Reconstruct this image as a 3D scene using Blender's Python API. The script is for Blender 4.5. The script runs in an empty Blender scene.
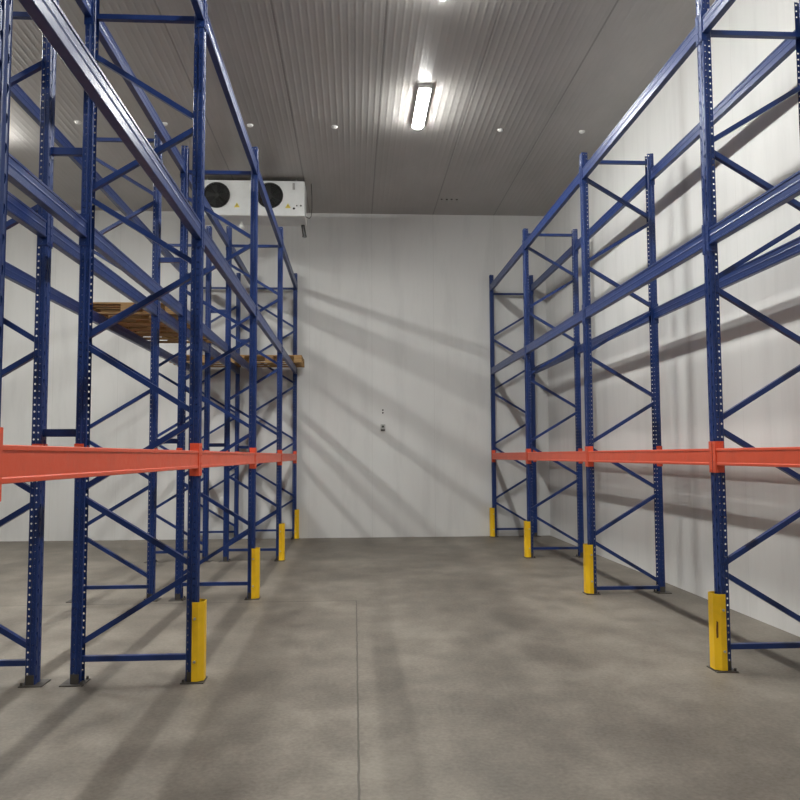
import bpy, bmesh, math, random
from mathutils import Vector, Matrix
random.seed(4)
scene = bpy.context.scene
COL = scene.collection

# ------------------------------------------------------------------ measures (metres)
Y1, BAY = 5.90, 3.245             # plane of the first visible frame, bay pitch
A_FRONT, A_REAR = -1.128, -2.000  # web planes of the aisle rack on the left
B_FRONT, B_REAR = -2.242, -3.114  # rack standing back to back with it
R_FRONT, R_REAR = 2.711, 3.583    # rack along the right wall
POST_H = 5.20
Z_LOW, Z_MID, Z_TOP = 1.578, 3.261, 4.935
X_LEFT, X_RIGHT, Y_BACK, Y_FRONT, CEIL = -10.5, 3.885, 15.74, -9.0, 6.464
FRAME_Y = (2.555, 5.89, 9.17, 12.43, 15.62)
def FY(i): return FRAME_Y[i]

# ------------------------------------------------------------------ materials
def new_mat(name):
    m = bpy.data.materials.new(name); m.use_nodes = True
    nt = m.node_tree
    return m, nt, nt.nodes['Principled BSDF']
def N(nt, t, **kw):
    n = nt.nodes.new(t)
    for k, v in kw.items(): setattr(n, k, v)
    return n
def math_node(nt, op, a, b=None, c=None, clamp=False):
    n = nt.nodes.new('ShaderNodeMath'); n.operation = op; n.use_clamp = clamp
    for i, v in enumerate((a, b, c)):
        if v is None: continue
        if isinstance(v, (int, float)): n.inputs[i].default_value = v
        else: nt.links.new(v, n.inputs[i])
    return n.outputs[0]
def noise(nt, vec, scale, detail=4, rough=.55):
    n = nt.nodes.new('ShaderNodeTexNoise'); n.inputs['Scale'].default_value = scale
    n.inputs['Detail'].default_value = detail; n.inputs['Roughness'].default_value = rough
    nt.links.new(vec, n.inputs['Vector']); return n.outputs['Fac']
def mapping(nt, vec, scale):
    n = nt.nodes.new('ShaderNodeMapping'); n.inputs['Scale'].default_value = scale
    nt.links.new(vec, n.inputs['Vector']); return n.outputs['Vector']
def ramp(nt, fac, stops):
    n = nt.nodes.new('ShaderNodeValToRGB'); el = n.color_ramp.elements
    el[0].position, el[0].color = stops[0][0], (*stops[0][1], 1)
    el[1].position, el[1].color = stops[-1][0], (*stops[-1][1], 1)
    for p, c in stops[1:-1]:
        e = el.new(p); e.color = (*c, 1)
    nt.links.new(fac, n.inputs['Fac']); return n.outputs['Color']
def mix(nt, fac, a, b, mode='MIX'):
    n = nt.nodes.new('ShaderNodeMix'); n.data_type = 'RGBA'; n.blend_type = mode
    if isinstance(fac, (int, float)): n.inputs[0].default_value = fac
    else: nt.links.new(fac, n.inputs[0])
    for i, v in ((6, a), (7, b)):
        if isinstance(v, tuple): n.inputs[i].default_value = (*v, 1)
        else: nt.links.new(v, n.inputs[i])
    return n.outputs[2]
def bump(nt, b, height, strength, dist):
    n = nt.nodes.new('ShaderNodeBump'); n.inputs['Strength'].default_value = strength
    n.inputs['Distance'].default_value = dist
    nt.links.new(height, n.inputs['Height']); nt.links.new(n.outputs['Normal'], b.inputs['Normal'])

def paint(name, base, wear, rough=.38, scuff=.5, metallic=0.0, spec=.5):
    m, nt, b = new_mat(name)
    co = N(nt, 'ShaderNodeTexCoord').outputs['Object']
    f = noise(nt, co, 3.1, 6, .68)
    c = ramp(nt, f, [(.30, tuple(v * .86 for v in base)), (.5, base), (.70, base), (.78, wear)] if scuff else
             [(.3, tuple(v * .85 for v in base)), (.7, base)])
    nt.links.new(c, b.inputs['Base Color'])
    r = math_node(nt, 'MULTIPLY_ADD', noise(nt, co, 25, 3), .25, rough - .1)
    nt.links.new(r, b.inputs['Roughness'])
    b.inputs['Metallic'].default_value = metallic
    b.inputs['Specular IOR Level'].default_value = spec
    bump(nt, b, noise(nt, co, 60, 2), .08, .002)
    return m
M = {}
M['blue'] = paint('blue_paint', (.010, .033, .150), (.022, .055, .20), .32)
M['orange'] = paint('orange_paint', (.76, .105, .046), (.60, .08, .038), .40)
M['yellow'] = paint('yellow_paint', (.92, .56, .010), (.62, .36, .02), .45)
M['plate'] = paint('plate_steel', (.085, .078, .070), (.06, .045, .035), .5, metallic=.4)
M['bolt'] = paint('bolt_steel', (.6, .6, .58), (.4, .4, .4), .3, metallic=.9)
M['white_metal'] = paint('white_sheet', (.78, .79, .78), (.7, .7, .68), .35, scuff=0)
M['grey_metal'] = paint('grey_sheet', (.40, .40, .38), (.3, .3, .3), .45, scuff=0)
M['black'] = paint('black_plastic', (.012, .012, .012), (.02, .02, .02), .4, scuff=0)
M['blade'] = paint('blade_grey', (.045, .047, .045), (.05, .05, .05), .4, scuff=0)
M['white_plastic'] = paint('white_plastic', (.82, .82, .80), (.8, .8, .8), .4, scuff=0)
M['warning'] = paint('warning_yellow', (.75, .60, .10), (.6, .5, .1), .5, scuff=0)
M['rust'] = paint('rusty_scrape', (.16, .055, .012), (.2, .08, .02), .7, scuff=0)

m, nt, b = new_mat('pallet_wood'); M['wood'] = m
co = N(nt, 'ShaderNodeTexCoord').outputs['Object']
oi = N(nt, 'ShaderNodeObjectInfo').outputs['Random']
g = noise(nt, mapping(nt, co, (2, 30, 30)), 2.2, 6, .6)
c = ramp(nt, g, [(.3, (.20, .105, .038)), (.5, (.40, .235, .092)), (.72, (.56, .36, .155))])
c = mix(nt, math_node(nt, 'MULTIPLY', oi, .5), c, (.20, .125, .06))
nt.links.new(c, b.inputs['Base Color']); b.inputs['Roughness'].default_value = .8
bump(nt, b, g, .3, .004)

m, nt, b = new_mat('lamp_diffuser'); M['lamp'] = m
b.inputs['Base Color'].default_value = (.9, .9, .9, 1)
b.inputs['Emission Color'].default_value = (1.0, 1.0, .955, 1)
b.inputs['Emission Strength'].default_value = 200

# polished, dusty concrete with saw-cut joints
m, nt, b = new_mat('concrete_floor'); M['floor'] = m
geo = N(nt, 'ShaderNodeNewGeometry').outputs['Position']
big = noise(nt, mapping(nt, geo, (1, .7, 1)), .55, 5, .6)
mid = noise(nt, mapping(nt, geo, (1, .8, 1)), 2.3, 7, .62)
fine = noise(nt, geo, 38, 4, .6)
f = math_node(nt, 'ADD', math_node(nt, 'MULTIPLY', big, .55), math_node(nt, 'MULTIPLY', mid, .45))
c = ramp(nt, f, [(.40, (.078, .066, .052)), (.50, (.156, .136, .111)), (.60, (.250, .224, .186))])
c = mix(nt, .28, c, ramp(nt, fine, [(.3, (.16, .145, .12)), (.7, (.36, .33, .29))]))
sx = N(nt, 'ShaderNodeSeparateXYZ'); nt.links.new(geo, sx.inputs[0])
X, Y, Z = sx.outputs
wob = math_node(nt, 'MULTIPLY_ADD', noise(nt, geo, 6, 2), .012, -.006)
jx = math_node(nt, 'LESS_THAN', math_node(nt, 'ABSOLUTE', math_node(nt, 'ADD', math_node(nt, 'SUBTRACT', X, .02), wob)), .006)
jy = math_node(nt, 'LESS_THAN', math_node(nt, 'ABSOLUTE', math_node(nt, 'ADD', math_node(nt, 'SUBTRACT', Y, 8.95), wob)), .010)
jy = math_node(nt, 'MULTIPLY', jy, math_node(nt, 'LESS_THAN', X, .02))
jx = math_node(nt, 'MULTIPLY', jx, math_node(nt, 'LESS_THAN', Y, 8.95))
j = math_node(nt, 'MAXIMUM', jx, jy)
c = mix(nt, math_node(nt, 'MULTIPLY', j, .65), c, (.05, .045, .04))
# small dark flecks and pale scratches
fl = math_node(nt, 'GREATER_THAN', noise(nt, mapping(nt, geo, (5, 9, 1)), 2.6, 3, .5), .755)
c = mix(nt, math_node(nt, 'MULTIPLY', fl, .35), c, (.07, .06, .05))
sc = math_node(nt, 'GREATER_THAN', noise(nt, mapping(nt, geo, (7, 14, 1)), 3.1, 2, .5), .80)
c = mix(nt, math_node(nt, 'MULTIPLY', sc, .3), c, (.5, .47, .42))
nt.links.new(c, b.inputs['Base Color'])
nt.links.new(math_node(nt, 'MULTIPLY_ADD', mid, .35, .38), b.inputs['Roughness'])
b.inputs['Specular IOR Level'].default_value = .35
bump(nt, b, math_node(nt, 'SUBTRACT', math_node(nt, 'MULTIPLY', fine, .3), j), .25, .004)

def panel_wall(name, axis, base, seam0, streak=None, seam_depth=.35):
    """insulated cold-room panels: fine vertical micro-ribs, panel joints, dusty vertical stains"""
    m, nt, b = new_mat(name)
    geo = N(nt, 'ShaderNodeNewGeometry').outputs['Position']
    s = N(nt, 'ShaderNodeSeparateXYZ'); nt.links.new(geo, s.inputs[0])
    A = s.outputs[axis]
    rib = math_node(nt, 'SINE', math_node(nt, 'MULTIPLY', A, 2 * math.pi / .095))
    rib = math_node(nt, 'MULTIPLY_ADD', rib, .5, .5)
    t = math_node(nt, 'MULTIPLY', math_node(nt, 'SUBTRACT', A, seam0), 1 / 1.24)
    d = math_node(nt, 'ABSOLUTE', math_node(nt, 'SUBTRACT', math_node(nt, 'FRACT', math_node(nt, 'ADD', t, .5)), .5))
    seam = math_node(nt, 'LESS_THAN', d, .006 / 1.24)
    sc = [2.2, 2.2, .35]
    stain = noise(nt, mapping(nt, geo, tuple(sc)), 1.3, 6, .62)
    soft = noise(nt, geo, .35, 3, .5)
    dirty = tuple(v * .92 for v in base)
    c = ramp(nt, stain, [(.34, dirty), (.52, base), (.8, base)])
    c = mix(nt, math_node(nt, 'MULTIPLY', soft, .12), c, (.55, .54, .50))
    c = mix(nt, math_node(nt, 'MULTIPLY', seam, seam_depth), c, (.30, .29, .27))
    if streak is not None:
        dd = math_node(nt, 'ABSOLUTE', math_node(nt, 'SUBTRACT', A, streak))
        k = math_node(nt, 'SUBTRACT', 1.0, math_node(nt, 'MULTIPLY', dd, 1 / .17), clamp=True)
        zz = noise(nt, mapping(nt, geo, (1, 6, 1.2)), 1.6, 5, .65)
        k = math_node(nt, 'MULTIPLY', k, math_node(nt, 'MULTIPLY', zz, .62), clamp=True)
        c = mix(nt, k, c, (.33, .31, .29))
    nt.links.new(c, b.inputs['Base Color'])
    b.inputs['Roughness'].default_value = .5
    b.inputs['Specular IOR Level'].default_value = .3
    bump(nt, b, math_node(nt, 'SUBTRACT', rib, math_node(nt, 'MULTIPLY', seam, 1.5)), .10, .004)
    return m
M['wall_x'] = panel_wall('panel_wall_across', 0, (.70, .70, .69), .35, seam_depth=.14)
M['wall_y'] = panel_wall('panel_wall_along', 1, (.69, .69, .68), .30, streak=8.95, seam_depth=.12)

m, nt, b = new_mat('ceiling_panels'); M['ceiling'] = m
geo = N(nt, 'ShaderNodeNewGeometry').outputs['Position']
s = N(nt, 'ShaderNodeSeparateXYZ'); nt.links.new(geo, s.inputs[0]); A = s.outputs[0]
rib = math_node(nt, 'MULTIPLY_ADD', math_node(nt, 'SINE', math_node(nt, 'MULTIPLY', A, 2 * math.pi / .0886)), .5, .5)
rib = math_node(nt, 'POWER', rib, 3.0)
t = math_node(nt, 'MULTIPLY', math_node(nt, 'SUBTRACT', A, .35), 1 / 1.24)
d = math_node(nt, 'ABSOLUTE', math_node(nt, 'SUBTRACT', math_node(nt, 'FRACT', math_node(nt, 'ADD', t, .5)), .5))
seam = math_node(nt, 'LESS_THAN', d, .011 / 1.24)
c = ramp(nt, noise(nt, mapping(nt, geo, (1, .5, 1)), .9, 5, .6), [(.3, (.34, .33, .315)), (.7, (.44, .425, .41))])
c = mix(nt, math_node(nt, 'MULTIPLY', seam, .55), c, (.13, .125, .12))
nt.links.new(c, b.inputs['Base Color'])
b.inputs['Roughness'].default_value = .38
b.inputs['Specular IOR Level'].default_value = .55
bump(nt, b, math_node(nt, 'SUBTRACT', rib, math_node(nt, 'MULTIPLY', seam, 2)), .32, .005)

# ------------------------------------------------------------------ helpers
def obj(name, me, mat=None, parent=None, matrix=None):
    if isinstance(me, bmesh.types.BMesh):
        bm = me; me = bpy.data.meshes.new(name); bm.to_mesh(me); bm.free()
    if mat and not me.materials: me.materials.append(mat)
    o = bpy.data.objects.new(name, me); COL.objects.link(o)
    if matrix is not None: o.matrix_world = matrix
    if parent: o.parent = parent
    return o
def thing(name, label, cat, loc=(0, 0, 0), group=None):
    o = bpy.data.objects.new(name, None); COL.objects.link(o)
    o.location = loc; o.empty_display_size = .1
    o['label'] = label; o['category'] = cat
    if group: o['group'] = group
    return o
def tag(o, label, cat, group=None):
    o['label'] = label; o['category'] = cat
    if group: o['group'] = group
    return o
def bx(bm, x0, x1, y0, y1, z0, z1, bevel=0):
    r = bmesh.ops.create_cube(bm, size=1, matrix=Matrix.Translation(((x0+x1)/2, (y0+y1)/2, (z0+z1)/2)) @
                              Matrix.Diagonal((abs(x1-x0), abs(y1-y0), abs(z1-z0), 1)))
    if bevel:
        es = {e for v in r['verts'] for e in v.link_edges}
        bmesh.ops.bevel(bm, geom=list(es), offset=bevel, segments=1, affect='EDGES', profile=.5)
def prism(bm, pts, a, b_, axis='Z'):
    """extrude polygon pts (list of 2D) from a to b along axis"""
    def P(p, t):
        return {'Z': (p[0], p[1], t), 'Y': (p[0], t, p[1]), 'X': (t, p[0], p[1])}[axis]
    v0 = [bm.verts.new(P(p, a)) for p in pts]; v1 = [bm.verts.new(P(p, b_)) for p in pts]
    n = len(pts)
    fs = [bm.faces.new(v0[::-1]), bm.faces.new(v1)]
    for i in range(n): fs.append(bm.faces.new((v0[i], v0[(i+1) % n], v1[(i+1) % n], v1[i])))
    bmesh.ops.recalc_face_normals(bm, faces=fs)
def cyl(bm, p0, p1, r, seg=12, r2=None):
    p0, p1 = Vector(p0), Vector(p1); d = p1 - p0
    mtx = Matrix.Translation((p0 + p1) / 2) @ d.to_track_quat('Z', 'Y').to_matrix().to_4x4()
    bmesh.ops.create_cone(bm, cap_ends=True, segments=seg, radius1=r, radius2=r if r2 is None else r2, depth=d.length, matrix=mtx)
def tube(bm, pts, r, seg=8):
    for a, b_ in zip(pts, pts[1:]): cyl(bm, a, b_, r, seg)
    for p in pts[1:-1]: bmesh.ops.create_icosphere(bm, subdivisions=1, radius=r * 1.02, matrix=Matrix.Translation(p))

# ------------------------------------------------------------------ perforated upright profile
def sheet(bm, fmap, u0, u1, v0, v1, cells, hole=True, ru=.0068, rv=.0068, tear=False):
    """strip of cells between u0..u1, each with an oval or teardrop hole; fmap maps (u, v) to 3D"""
    h = (v1 - v0) / cells; uc = (u0 + u1) / 2
    for k in range(cells):
        a, b_ = v0 + k * h, v0 + (k + 1) * h; vc = (a + b_) / 2
        cor = [bm.verts.new(fmap(*p)) for p in ((u0, a), (u1, a), (u1, b_), (u0, b_))]
        if not hole:
            bm.faces.new(cor); continue
        ring = []
        for q in range(8):
            an = math.radians(22.5 + 45 * q)
            fu, fv = math.cos(an), math.sin(an)
            if tear and fv < 0: fu *= .55; fv *= 1.25
            ring.append(bm.verts.new(fmap(uc + ru * fu, vc + rv * fv)))
        A, B, C_, D_ = cor
        # ring: 0 (+u,+v), 1 (+v,+u), 2 (+v,-u), 3 (-u,+v), 4 (-u,-v), 5 (-v,-u), 6 (-v,+u), 7 (+u,-v)
        for f in ((B, C_, ring[0], ring[7]), (C_, ring[1], ring[0]), (C_, D_, ring[2], ring[1]), (D_, ring[3], ring[2]),
                  (D_, A, ring[4], ring[3]), (A, ring[5], ring[4]), (A, B, ring[6], ring[5]), (B, ring[7], ring[6])):
            bm.faces.new(f)
def post_mesh():
    """omega section: slotted web at x=0 facing +x, two side flanges and stepped lips; runs up z"""
    bm = bmesh.new(); n = 104; w = .050
    H0, H1 = .004, POST_H
    # web: two staggered columns of teardrop slots plus a plain middle rib
    sheet(bm, lambda u, v: (0, u, v), -.044, -.012, H0, H1, n // 2, True, .0110, .0165, True)
    sheet(bm, lambda u, v: (0, u, v), .012, .044, H0 + .05, H1 - .05, n // 2 - 1, True, .0110, .0165, True)
    bm.faces.new([bm.verts.new((0, u, v)) for u, v in ((.012, H0), (.044, H0), (.044, H0 + .05), (.012, H0 + .05))])
    bm.faces.new([bm.verts.new((0, u, v)) for u, v in ((.012, H1 - .05), (.044, H1 - .05), (.044, H1), (.012, H1))])
    def strip(p, q):
        bm.faces.new([bm.verts.new(c) for c in ((*p, H0), (*q, H0), (*q, H1), (*p, H1))])
    strip((0, -.012), (-.005, -.005)); strip((-.005, -.005), (-.005, .005)); strip((-.005, .005), (0, .012))
    for s in (-1, 1):
        strip((0, .044 * s), (-.006, w * s))
        sheet(bm, lambda u, v, s=s: (u, w * s, v), -.036, -.006, H0, H1, n, True, .0066, .0070)
        strip((-.036, w * s), (-.042, (w - .010) * s))
        sheet(bm, lambda u, v, s=s: (u, (w - .010) * s, v), -.070, -.042, H0, H1, n, True, .0074, .0078)
        strip((-.070, (w - .010) * s), (-.072, (w - .018) * s))
    bmesh.ops.remove_doubles(bm, verts=bm.verts, dist=.0004)
    bmesh.ops.recalc_face_normals(bm, faces=bm.faces)
    bmesh.ops.solidify(bm, geom=bm.faces[:], thickness=.0024)
    me = bpy.data.meshes.new('upright_post'); bm.to_mesh(me); bm.free(); me.materials.append(M['blue'])
    return me
POST = post_mesh()

def base_plate_mesh():
    bm = bmesh.new()
    bx(bm, -.10, .062, -.090, .090, 0, .008, .0015)
    for s in (-1, 1):                                # upturned shoe cheeks and anchor bolts
        bx(bm, -.062, -.004, s * .0535, s * .0565, .007, .075)
        cyl(bm, (-.082, s * .072, .006), (-.082, s * .072, .028), .009, 6)
    me = bpy.data.meshes.new('base_plate'); bm.to_mesh(me); bm.free(); me.materials.append(M['plate'])
    return me
PLATE = base_plate_mesh()

# C-section bracing, unit length along local x from 0 to 1 (scaled per brace by building real lengths)
brace_cache = {}
def brace_mesh(length, h=.038):
    key = (round(length, 3), h)
    if key in brace_cache: return brace_cache[key]
    bm = bmesh.new(); t = .0035; d = .044
    pts = [(-d/2, -h/2), (d/2, -h/2), (d/2, -h/2 + t), (-d/2 + t, -h/2 + t), (-d/2 + t, h/2 - t), (d/2, h/2 - t), (d/2, h/2), (-d/2, h/2)]
    prism(bm, pts, -length/2, length/2, 'X')
    me = bpy.data.meshes.new('brace'); bm.to_mesh(me); bm.free(); me.materials.append(M['blue'])
    brace_cache[key] = me
    return me
def brace(name, parent, xa, za, xb, zb, y, h=.038):
    a, b_ = Vector((xa, y, za)), Vector((xb, y, zb)); d = b_ - a
    mtx = Matrix.Translation((a + b_) / 2) @ Matrix.Rotation(-math.atan2(d.z, d.x), 4, 'Y')
    return obj(name, brace_mesh(d.length, h), None, parent, mtx)

# beams run along y; profile in (x, z): box with a recessed field between two lips
def beam_mesh(length, mat):
    bm = bmesh.new(); hw, hh = .026, .0635
    r = .0045
    pts = [(hw - .003, -hh), (hw, -hh + .003), (hw, -hh + .017), (hw - r, -hh + .021), *(() if mat == M['orange'] else ((hw - r, -.010), (hw - r + .003, 0), (hw - r, .010))), (hw - r, hh - .021), (hw, hh - .017), (hw, hh - .003), (hw - .003, hh)]
    pts = pts + [(-x, z) for x, z in pts[::-1]]
    prism(bm, pts, -length / 2, length / 2, 'Y')
    me = bpy.data.meshes.new('load_beam'); bm.to_mesh(me); bm.free(); me.materials.append(mat)
    return me
def bracket_mesh(mat):
    """L-shaped end connector: one leg against the flange (in xz), one over the web (in yz)"""
    bm = bmesh.new(); t = .004; hz = .118
    bx(bm, -.060, .0075, 0, t, -hz, hz, .001)          # against the side flange, y grows away from the post
    bx(bm, .0035, .0075, -.046, t, -hz, hz, .001)      # folded over the slotted web
    for z in (-.095, -.03, .03, .095):                 # pressed hook bosses
        cyl(bm, (.006, -.028, z), (.0105, -.028, z), .0075, 8)
    cyl(bm, (-.030, .003, .096), (-.030, .009, .096), .007, 8)
    cyl(bm, (-.030, .003, -.096), (-.030, .009, -.096), .007, 8)
    me = bpy.data.meshes.new('end_bracket'); bm.to_mesh(me); bm.free(); me.materials.append(mat)
    return me
def clear(i): return FY(i + 1) - FY(i) - .104
BEAM = {(k, i): beam_mesh(clear(i), M[k]) for k in ('blue', 'orange') for i in range(4)}
BRK = {'blue': bracket_mesh(M['blue']), 'orange': bracket_mesh(M['orange'])}

def build_rack(label, group, x_front, x_rear, spec, spacer=None):
    """x_front faces the aisle; spec: frame index -> (front node start, pitch, number of front nodes, bottom rung, top rung)"""
    s = 1 if x_front > x_rear else -1                      # direction the front web faces
    root = thing('pallet_rack', label, 'pallet rack', ((x_front + x_rear) / 2, FY(0), 0), group)
    inv = Matrix.Translation(root.location).inverted()
    frames = sorted(spec)
    def place(name, me, x, y, z, face, parent=root, flip=False):
        mt = Matrix.Translation((x, y, z)) @ Matrix.Diagonal((face, -1 if flip else 1, 1, 1))
        return mt
    def put(name, me, mt, parent=root):
        o = bpy.data.objects.new(name, me); COL.objects.link(o); o.parent = parent
        if parent is root: o.matrix_basis = inv @ mt
        else: o.matrix_basis = mt
        return o
    for i in frames:
        y = FY(i)
        for x, face in ((x_front, s), (x_rear, -s)):
            p = put('upright_post', POST, Matrix.Translation((x, y, 0)) @ Matrix.Rotation(0 if face == 1 else math.pi, 4, 'Z') @ Matrix.Diagonal((1, 1, max(1, (spec[i][4] + .09) / POST_H), 1)))
            put('base_plate', PLATE, Matrix.Identity(4), p)
        z0, pitch, cnt, low, top = spec[i]
        xf, xr = x_front - s * .048, x_rear + s * .048
        for z in (low, top):
            o = brace('horizontal_brace', None, xf, z, xr, z, y); o.parent = root; o.matrix_basis = inv @ o.matrix_basis
        off = .035
        rear = [z0 - pitch / 2 + pitch * k for k in range(cnt + 1)]
        for k in range(cnt):
            zf = z0 + pitch * k
            for zr, sg, yy in ((rear[k], -1, -.0), (rear[k + 1], 1, .0)):
                if zr > top - .05 or zr < low: continue
                o = brace('diagonal_brace', None, xf, zf + sg * off, xr, zr - sg * off, y + yy)
                o.parent = root; o.matrix_basis = inv @ o.matrix_basis
    for i, j_ in zip(frames, frames[1:]):
        yc = (FY(i) + FY(j_)) / 2
        for x, face in ((x_front, s), (x_rear, -s)):
            for z, kind in ((Z_LOW, 'orange'), (Z_MID, 'blue'), (Z_TOP, 'blue')):
                bmn = put('load_beam', BEAM[kind, i], Matrix.Translation((x - face * .023, yc, z)))
                if kind == 'orange': bmn['label'] = 'red-orange load beam of the lowest level'
                for sg in (-1, 1):
                    # bracket local frame: x towards the aisle face, y away from the post into the bay
                    mt = Matrix.Translation((face * .023, sg * clear(i) / 2, 0)) @ Matrix.Diagonal((face, -sg, 1, 1))
                    put('end_bracket', BRK[kind], mt, bmn)
    if spacer:
        for i in frames:
            for z in (1.775, 3.86):
                bm = bmesh.new(); xa, xb = x_rear + .001, spacer - .001
                lo, hi = min(xa, xb), max(xa, xb)
                bx(bm, lo, hi, -.020, .020, -.028, .028, .003)
                for q in (lo + .0, hi - .0):
                    bx(bm, q - .0015 if q > lo else q, q if q > lo else q + .0035, -.04, .04, -.05, .05)
                o = obj('row_spacer', bm, M['blue']); o.parent = root; o.matrix_basis = inv @ Matrix.Translation((0, FY(i), z))
                for q in (x_rear - .0, spacer + .0): pass
    return root

LSPEC = {0: (.78, 1.10, 4, .17, 4.90), 1: (.79, 1.10, 4, .17, 4.90), 2: (.79, 1.10, 4, .17, 4.90), 3: (.79, 1.10, 4, .17, 4.90), 4: (.79, 1.10, 4, .17, 4.90)}
BSPEC = {i: (.22, 1.09, 5, .15, 5.27 if i == 2 else 4.90) for i in range(5)}
RSPEC = {0: (.74, 1.07, 4, .16, 4.90), 1: (.745, 1.08, 4, .17, 4.90), 2: (.63, 1.075, 5, .06, 5.10), 3: (.71, 1.065, 5, .14, 5.13), 4: (.71, 1.075, 4, .15, 4.82)}
build_rack('blue pallet rack with red-orange low beams lining the left side of the aisle', 'pallet racks of the cold room', A_FRONT, A_REAR, LSPEC, spacer=B_FRONT)
build_rack('blue pallet rack farthest left, back to back behind the left aisle rack, carrying wooden pallets', 'pallet racks of the cold room', B_FRONT, B_REAR, BSPEC)
build_rack('blue pallet rack with red-orange low beams along the right white wall', 'pallet racks of the cold room', R_FRONT, R_REAR, RSPEC)

# ------------------------------------------------------------------ yellow post guards
def guard_mesh(scratch=False):
    """folded steel column guard: chamfered U around the aisle side of a post, web towards +x"""
    bm = bmesh.new(); t = .005
    out = [(-.026, -.074), (.016, -.074), (.056, -.040), (.056, .040), (.016, .074), (-.026, .074)]
    inn = [(-.026, .069), (.014, .069), (.051, .038), (.051, -.038), (.014, -.069), (-.026, -.069)]
    prism(bm, out + inn, .012, .565, 'Z')
    me = bpy.data.meshes.new('post_guard'); bm.to_mesh(me); bm.free(); me.materials.append(M['yellow'])
    return me
def bolts_mesh():
    bm = bmesh.new()
    for z in (.14, .44):
        cyl(bm, (-.018, -.073, z), (-.018, -.084, z), .011, 6)
        cyl(bm, (-.018, .073, z), (-.018, .084, z), .011, 6)
    me = bpy.data.meshes.new('guard_bolt'); bm.to_mesh(me); bm.free(); me.materials.append(M['bolt']); return me
GUARD, = (guard_mesh(),)
def bolt_mesh():
    bm = bmesh.new(); cyl(bm, (0, 0, 0), (0, -.010, 0), .010, 6); cyl(bm, (0, -.010, 0), (0, -.016, 0), .005, 8)
    me = bpy.data.meshes.new('guard_bolt'); bm.to_mesh(me); bm.free(); me.materials.append(M['bolt']); return me
BOLT = bolt_mesh()
order = {1: 'nearest', 2: 'second nearest', 3: 'third nearest', 4: 'farthest'}
for side, xw, rot in (('left', A_FRONT, 0), ('right', R_FRONT, math.pi)):
    for i in (1, 2, 3, 4):
        lab = {('left', 1): 'bolted yellow steel guard on the foot of the nearest post of the left rack',
               ('right', 1): 'scraped yellow steel guard on the foot of the nearest post of the right rack'}.get(
               (side, i), 'yellow steel guard on the foot of the %s aisle post of the %s rack' % (order[i], side))
        if i == 4: lab = 'yellow steel guard on the last aisle post of the %s rack, by the back wall' % side
        g = thing('post_guard', lab, 'post guard', (xw, FY(i), 0), 'yellow guards on the rack posts')
        g.rotation_euler = (0, 0, rot)
        body = obj('guard_shell', GUARD, None, g)
        for z in (.15, .45):
            for sg in (-1, 1):
                o = obj('bolt', BOLT, None, g); o.location = (-.006, sg * .073, z)
                if sg > 0: o.rotation_euler = (0, 0, math.pi)
        if side == 'right' and i == 1:
            bm = bmesh.new(); prism(bm, [(-.007, .24), (.006, .25), (.008, .36), (-.004, .37), (-.009, .30)], .0, .0012, 'X')
            o = obj('scrape_mark', bm, M['rust'], g); o.location = (.0362, .0572, 0); o.rotation_euler = (0, 0, math.radians(49.6))
            o['label'] = 'rusty brown scrape'

# ------------------------------------------------------------------ wooden pallets (1.2 x 0.8)
def pm(name, x, y, z):
    bm = bmesh.new(); bx(bm, -x/2, x/2, -y/2, y/2, 0, z, .003)
    me = bpy.data.meshes.new(name); bm.to_mesh(me); bm.free(); me.materials.append(M['wood']); return me
DECKW, DECKN, STR, BOT = pm('deck_board', 1.2, .145, .022), pm('deck_board', 1.2, .1, .022), pm('stringer_board', .145, .8, .022), pm('bottom_board', 1.2, .1, .022)
BLK = pm('block', .145, .1, .078)
def pallet(x, y, z, label, rz=0):
    t = thing('wooden_pallet', label, 'pallet', (x, y, z), 'wooden pallets on the middle level')
    t.rotation_euler = (0, 0, rz)
    def a(name, me, px, py, pz):
        o = obj(name, me, None, t); o.location = (px, py, pz)
    for py in (-.35, 0, .35): a('bottom_board', BOT, 0, py, 0)
    for px in (-.5275, 0, .5275):
        for py in (-.35, 0, .35): a('block', BLK, px, py, .022)
        a('stringer_board', STR, px, 0, .100)
    for py, me in ((-.3275, DECKW), (-.168, DECKN), (0, DECKW), (.168, DECKN), (.3275, DECKW)): a('deck_board', me, 0, py, .122)
zb = Z_MID + .0635
pallet(-2.755, 10.10, zb, 'wooden pallet nearest the camera on the farthest left rack', .006)
pallet(-2.74, 10.95, zb, 'wooden pallet between two others on the farthest left rack', -.01)
pallet(-2.75, 11.81, zb, 'wooden pallet behind the two nearer ones, same bay of the farthest left rack', .008)
pallet(-2.80, 15.13, zb, 'wooden pallet at the back wall on the farthest left rack', 0)
pallet(-1.575, 15.13, zb, 'pale wooden pallet poking into the aisle by the back wall on the left aisle rack', 0)

# ------------------------------------------------------------------ setting
def struct(name, bm, mat):
    o = obj(name, bm, mat); o['kind'] = 'structure'; return o
T = .2
bm = bmesh.new(); bx(bm, X_LEFT - T, X_RIGHT + T, Y_FRONT - T, Y_BACK + T, -T, 0); struct('floor', bm, M['floor'])
bm = bmesh.new(); bx(bm, X_LEFT - T, X_RIGHT + T, Y_FRONT - T, Y_BACK + T, CEIL, CEIL + T); struct('ceiling', bm, M['ceiling'])
bm = bmesh.new(); bx(bm, X_LEFT - T, X_RIGHT + T, Y_BACK, Y_BACK + T, 0, CEIL); struct('wall_back', bm, M['wall_x'])
bm = bmesh.new(); bx(bm, X_LEFT - T, X_RIGHT + T, Y_FRONT - T, Y_FRONT, 0, CEIL); struct('wall_front', bm, M['wall_x'])
bm = bmesh.new(); bx(bm, X_RIGHT, X_RIGHT + T, Y_FRONT, Y_BACK, 0, CEIL); struct('wall_right', bm, M['wall_y'])
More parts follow.
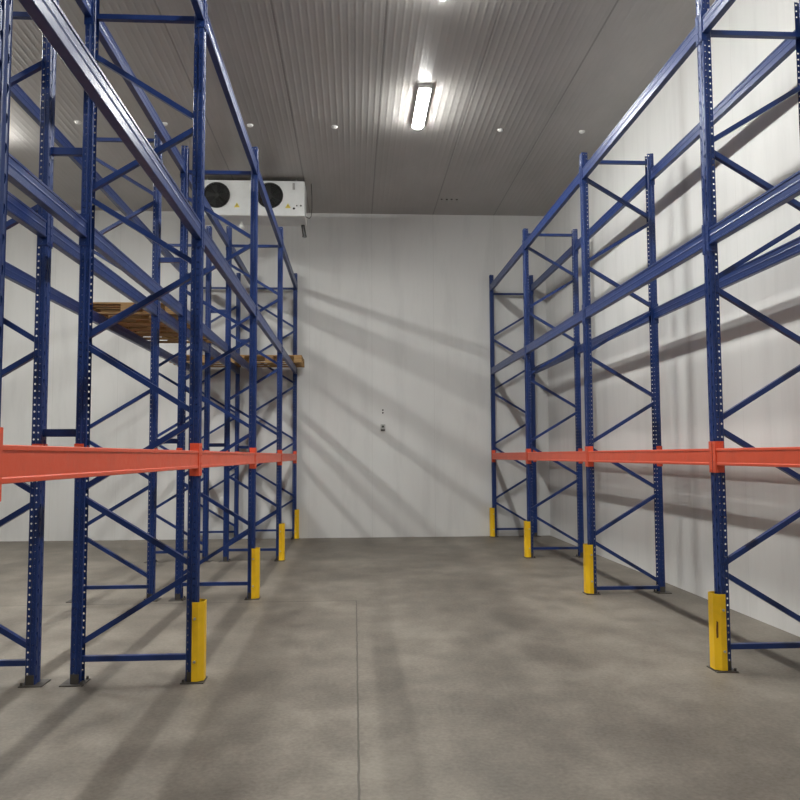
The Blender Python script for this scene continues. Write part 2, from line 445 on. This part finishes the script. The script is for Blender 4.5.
bm = bmesh.new(); bx(bm, X_LEFT - T, X_LEFT, Y_FRONT, Y_BACK, 0, CEIL); struct('wall_left', bm, M['wall_y'])

# ------------------------------------------------------------------ ceiling lights
def lamp_meshes():
    L, w = 1.25, .082
    bm = bmesh.new(); bx(bm, -w - .006, w + .006, -L/2 - .01, L/2 + .01, -.055, 0, .006)
    h = bpy.data.meshes.new('housing'); bm.to_mesh(bm_ := h); bm.free(); h.materials.append(M['white_plastic'])
    bm = bmesh.new()
    pts = [(w * math.cos(a), -.040 + .055 * math.sin(a)) for a in [math.pi + math.pi * k / 12 for k in range(13)]]
    n = 13; rings = []
    for yy, sc in ((-L/2, .55), (-L/2 + .012, .82), (-L/2 + .035, 1), (L/2 - .035, 1), (L/2 - .012, .82), (L/2, .55)):
        rings.append([bm.verts.new((x * sc, yy, -.040 + (z + .040) * sc)) for x, z in pts])
    for ra, rb in zip(rings, rings[1:]):
        for k in range(n - 1): bm.faces.new((ra[k], ra[k+1], rb[k+1], rb[k]))
        bm.faces.new((ra[-1], ra[0], rb[0], rb[-1]))
    bm.faces.new(rings[0]); bm.faces.new(rings[-1][::-1])
    bmesh.ops.recalc_face_normals(bm, faces=bm.faces)
    d = bpy.data.meshes.new('diffuser'); bm.to_mesh(d); bm.free(); d.materials.append(M['lamp'])
    for p in d.polygons: p.use_smooth = True
    return h, d
HOUS, DIFF = lamp_meshes()
LAMPS = [(.93, 10.72, 'long white tube lamp glowing on the ceiling above the aisle'),
         (.93, 7.4, 'added tube lamp above the middle of the aisle, strengthening light on the right wall'),  # added tube, puts more aisle light on the right wall
         (.93, 4.1, 'glowing tube lamp on the ceiling above the near end of the aisle'),
         (.93, -1.0, 'glowing tube lamp on the ceiling above and behind the camera'),
         (-5.45, 11.6, 'glowing tube lamp above the far end of the left side aisle'),
         (-5.45, 9.3, 'added tube lamp, second from the back wall, strengthening light from the left side aisle'),  # extra unseen tube, added to deepen the beam shadows on the back wall
         (-5.45, 7.0, 'third glowing tube lamp from the back wall above the left side aisle'),
         (-5.45, 2.8, 'glowing tube lamp above the near part of the left side aisle')]
for x, y, lab in LAMPS:
    t = thing('ceiling_light', lab, 'ceiling light', (x, y, CEIL), 'tube lamps on the ceiling')
    obj('housing', HOUS, None, t); obj('diffuser', DIFF, None, t)

# round white caps of the ceiling suspension bolts
bm = bmesh.new(); bmesh.ops.create_uvsphere(bm, u_segments=16, v_segments=8, radius=.048)
bmesh.ops.delete(bm, geom=[v for v in bm.verts if v.co.z > .001], context='VERTS')
for v in bm.verts: v.co.z *= .7
cap = bpy.data.meshes.new('ceiling_rosette'); bm.to_mesh(cap); bm.free(); cap.materials.append(M['white_plastic'])
for p in cap.polygons: p.use_smooth = True
for k, where in ((-4, 'leftmost, above the left racks'), (-3, 'second from the left, above the nearest left posts'), (-2, 'third from the left, above the cooler'),
                 (-1, 'just left of the glowing lamp'), (1, 'just right of the glowing lamp'), (2, 'rightmost, by the right wall')):
    o = obj('ceiling_rosette', cap); o.location = (.97 + 1.24 * k - .02, 11.5, CEIL)
    tag(o, 'small round white ceiling rosette, ' + where, 'ceiling rosette', 'round rosettes in a row on the ceiling')

# little vent holes mark in the ceiling near the back wall
bm = bmesh.new()
for k, dx in enumerate((-.14, -.04, .05, .15)): cyl(bm, (dx, .01 * (k % 2), -.012), (dx, .01 * (k % 2), 0), .018, 8)
o = obj('ceiling_anchor', bm, M['black']); o.location = (1.80, 14.75, CEIL)
tag(o, 'row of tiny dark anchor stubs on the ceiling near the back wall', 'anchor')

# ------------------------------------------------------------------ air cooler under the ceiling
ex0, ex1, ey0, ey1, ez0, ez1 = -2.72, -.868, 13.68, 14.27, 5.77, 6.392
ev = thing('air_cooler', 'white two-fan air cooler hanging from the ceiling at the back left', 'air cooler', ((ex0+ex1)/2, (ey0+ey1)/2, ez0))
def E(name, bm, mat, parent=ev, smooth=False):
    me = bpy.data.meshes.new(name); bmesh.ops.translate(bm, verts=bm.verts, vec=-ev.location); bm.to_mesh(me); bm.free(); me.materials.append(mat)
    o = bpy.data.objects.new(name, me); COL.objects.link(o); o.parent = parent
    return o
FANS = ((-2.385, 6.125), (-1.467, 6.128)); FR = .222
bm = bmesh.new()
bx(bm, ex0, ex1, ey0 + .02, ey1, ez0 + .12, ez1, .006)
# front fascia with two round openings: built as cells with round holes
def fascia(x0, x1, z0, z1, cx=None, cz=None, r=None):
    if cx is None:
        bx(bm, x0, x1, ey0, ey0 + .02, z0, z1); return
    n = 40; ring = [(cx + r * math.cos(2*math.pi*k/n), cz + r * math.sin(2*math.pi*k/n)) for k in range(n)]
    def outp(k):
        a = 2*math.pi*k/n; dx, dz = math.cos(a), math.sin(a)
        ts = []
        if dx > 1e-9: ts.append((x1 - cx) / dx)
        if dx < -1e-9: ts.append((x0 - cx) / dx)
        if dz > 1e-9: ts.append((z1 - cz) / dz)
        if dz < -1e-9: ts.append((z0 - cz) / dz)
        t_ = min(ts); return (cx + dx * t_, cz + dz * t_)
    o_ = [outp(k) for k in range(n)]
    fv = [bm.verts.new((p[0], ey0, p[1])) for p in ring]; bv = [bm.verts.new((p[0], ey0 + .02, p[1])) for p in ring]
    ov = [bm.verts.new((p[0], ey0, p[1])) for p in o_]
    for k in range(n):
        q = (k + 1) % n
        bm.faces.new((fv[k], fv[q], ov[q], ov[k])); bm.faces.new((fv[k], bv[k], bv[q], fv[q]))
fascia(ex0, -2.65, ez0 + .12, ez1); fascia(-2.65, -2.12, ez0 + .12, ez1, *FANS[0], FR)
fascia(-2.12, -1.73, ez0 + .12, ez1); fascia(-1.73, -1.20, ez0 + .12, ez1, *FANS[1], FR)
fascia(-1.20, ex1, ez0 + .12, ez1)
E('casing', bm, M['white_metal'])
bm = bmesh.new(); prism(bm, [(ey0 - .012, ez0 + .004), (ey0 - .012, ez0 + .122), (ey1, ez0 + .122), (ey1, ez0), (ey0 + .02, ez0 - .008)], ex0 - .004, ex1 + .004, 'X')
tray = E('drip_tray', bm, M['white_metal'])
for cx, cz in FANS:
    bm = bmesh.new(); n = 32                                   # black fan ring, grille and blades
    for r in (FR, .185, .15, .115, .08, .045):
        for k in range(n):
            a0, a1 = 2*math.pi*k/n, 2*math.pi*(k+1)/n
            rr = .009 if r == FR else .0028
            cyl(bm, (cx + r*math.cos(a0), ey0 - .012, cz + r*math.sin(a0)), (cx + r*math.cos(a1), ey0 - .012, cz + r*math.sin(a1)), rr, 5)
    for k in range(4):
        a0 = math.pi/4 + math.pi/2*k
        cyl(bm, (cx + .03*math.cos(a0), ey0 - .014, cz + .03*math.sin(a0)), (cx + (FR+.012)*math.cos(a0), ey0 - .014, cz + (FR+.012)*math.sin(a0)), .006, 6)
    fan = E('fan_grille', bm, M['black'])
    bm = bmesh.new(); cyl(bm, (cx, ey0 + .012, cz), (cx, ey0 + .0185, cz), FR - .002, 32); E('fan_recess', bm, M['black'], fan)
    bm = bmesh.new()
    for k in range(5):
        a0 = 2*math.pi*k/5 + .3
        q = []
        for r, da, yy in ((.05, -.25, .0), (.19, -.05, .0), (.20, .55, .014), (.055, .6, .010)):
            q.append(bm.verts.new((cx + r*math.cos(a0+da), ey0 - .006 + yy, cz + r*math.sin(a0+da))))
        f = bm.faces.new(q)
        g2 = bmesh.ops.solidify(bm, geom=[f], thickness=.003)
    cyl(bm, (cx, ey0 - .008, cz), (cx, ey0 + .012, cz), .055, 20)
    E('fan_rotor', bm, M['blade'], fan)
for cx, cz in ((-2.035, 5.955), (-1.154, 5.952)):
    bm = bmesh.new(); prism(bm, [(cx - .05, cz - .04), (cx + .05, cz - .04), (cx, cz + .045)], ey0 - .002, ey0, 'Y')
    w = E('warning_label', bm, M['warning'])
    bm = bmesh.new(); prism(bm, [(cx - .006, cz - .010), (cx + .006, cz - .010), (cx + .004, cz + .018), (cx - .004, cz + .018)], ey0 - .003, ey0 - .002, 'Y')
    prism(bm, [(cx - .005, cz - .024), (cx + .005, cz - .024), (cx + .005, cz - .015), (cx - .005, cz - .015)], ey0 - .003, ey0 - .002, 'Y')
    E('warning_symbol', bm, M['black'], w)
for cx, cz, r in ((-1.05, 5.90, .022), (-1.00, 5.955, .012), (-.93, 5.955, .014)):
    bm = bmesh.new(); cyl(bm, (cx, ey0 - .012, cz), (cx, ey0, cz), r, 12); E('cable_gland', bm, M['black'])
bm = bmesh.new(); bx(bm, -1.075, -1.035, ey0 - .012, ey0, 6.24, 6.36, .003); E('latch', bm, M['grey_metal'])
for px in (ex0 + .15, ex1 - .15):
    for py in (ey0 + .1, ey1 - .1):
        bm = bmesh.new(); cyl(bm, (px, py, ez1 - .002), (px, py, CEIL), .008, 8); E('hanging_rod', bm, M['grey_metal'])
bm = bmesh.new(); cyl(bm, (-2.0, 14.02, ez0 + .002), (-2.0, 14.02, ez0 - .06), .030, 14); bmesh.ops.create_uvsphere(bm, u_segments=14, v_segments=8, radius=.055, matrix=Matrix.Translation((-2.0, 14.02, ez0 - .10)))
E('drain_outlet', bm, M['white_plastic'])
bm = bmesh.new(); tube(bm, [Vector((-.93, 14.22, ez0 + .004)), Vector((-.90, 14.235, ez0 - .20))], .034, 12); cyl(bm, (-.90, 14.235, ez0 - .19), (-.90, 14.235, ez0 - .215), .040, 12)
E('drain_pipe', bm, M['black'])
bm = bmesh.new()
tube(bm, [Vector(p) for p in ((-.868, 14.0, 5.86), (-.80, 14.0, 5.83), (-.765, 14.0, 5.87), (-.755, 14.0, 6.0), (-.755, 14.0, 6.24), (-.762, 14.0, 6.36), (-.768, 14.0, CEIL))], .006, 6)
E('cable', bm, M['black'])

# ------------------------------------------------------------------ small fittings on the back wall
ws = thing('wall_socket', 'small grey socket low in the middle of the white back wall', 'wall socket', (.562, Y_BACK, 2.16))
bm = bmesh.new(); bx(bm, -.045, .045, -.035, 0, -.075, .055, .004); obj('socket_box', bm, M['grey_metal'], ws)
bm = bmesh.new(); cyl(bm, (0, -.042, .012), (0, -.034, .012), .022, 14); bx(bm, -.04, .04, -.055, -.034, -.070, -.045, .003); obj('socket_cover', bm, M['black'], ws)
for z, w in ((2.50, 'upper'), (2.445, 'lower')):
    bm = bmesh.new(); cyl(bm, (0, -.022, 0), (0, 0, 0), .016, 12)
    o = obj('wall_plug', bm, M['black']); o.location = (.562, Y_BACK, z)
    tag(o, '%s of two tiny black plugs above the socket on the back wall' % w, 'wall plug', 'black plugs in the back wall')

# ------------------------------------------------------------------ camera
f_px, yaw, pitch, roll = 795.0, .0574, .0697, -.0049
R0 = Vector((math.cos(yaw), -math.sin(yaw), 0)); F0 = Vector((math.sin(yaw), math.cos(yaw), 0)); Z0 = Vector((0, 0, 1))
F = math.cos(pitch) * F0 + math.sin(pitch) * Z0
U = -math.sin(pitch) * F0 + math.cos(pitch) * Z0
Rr = math.cos(roll) * R0 + math.sin(roll) * U
Ur = math.cos(roll) * U - math.sin(roll) * R0
cam = bpy.data.cameras.new('camera'); cam.sensor_width = 36; cam.lens = 36 * f_px / 800; cam.clip_end = 100; cam.clip_start = .05
co_ = bpy.data.objects.new('camera', cam); COL.objects.link(co_)
m4 = Matrix((Rr, Ur, -F)).transposed().to_4x4(); m4.translation = (0, 0, 1.6)
co_.matrix_world = m4
scene.camera = co_

w = bpy.data.worlds.new('world'); scene.world = w; w.use_nodes = True
w.node_tree.nodes['Background'].inputs[0].default_value = (.5, .55, .6, 1)
w.node_tree.nodes['Background'].inputs[1].default_value = 0.02
vs = scene.view_settings
vs.view_transform = 'Standard'; vs.look = 'None'; vs.gamma = 1; vs.use_curve_mapping = False
vs.exposure = 0.13
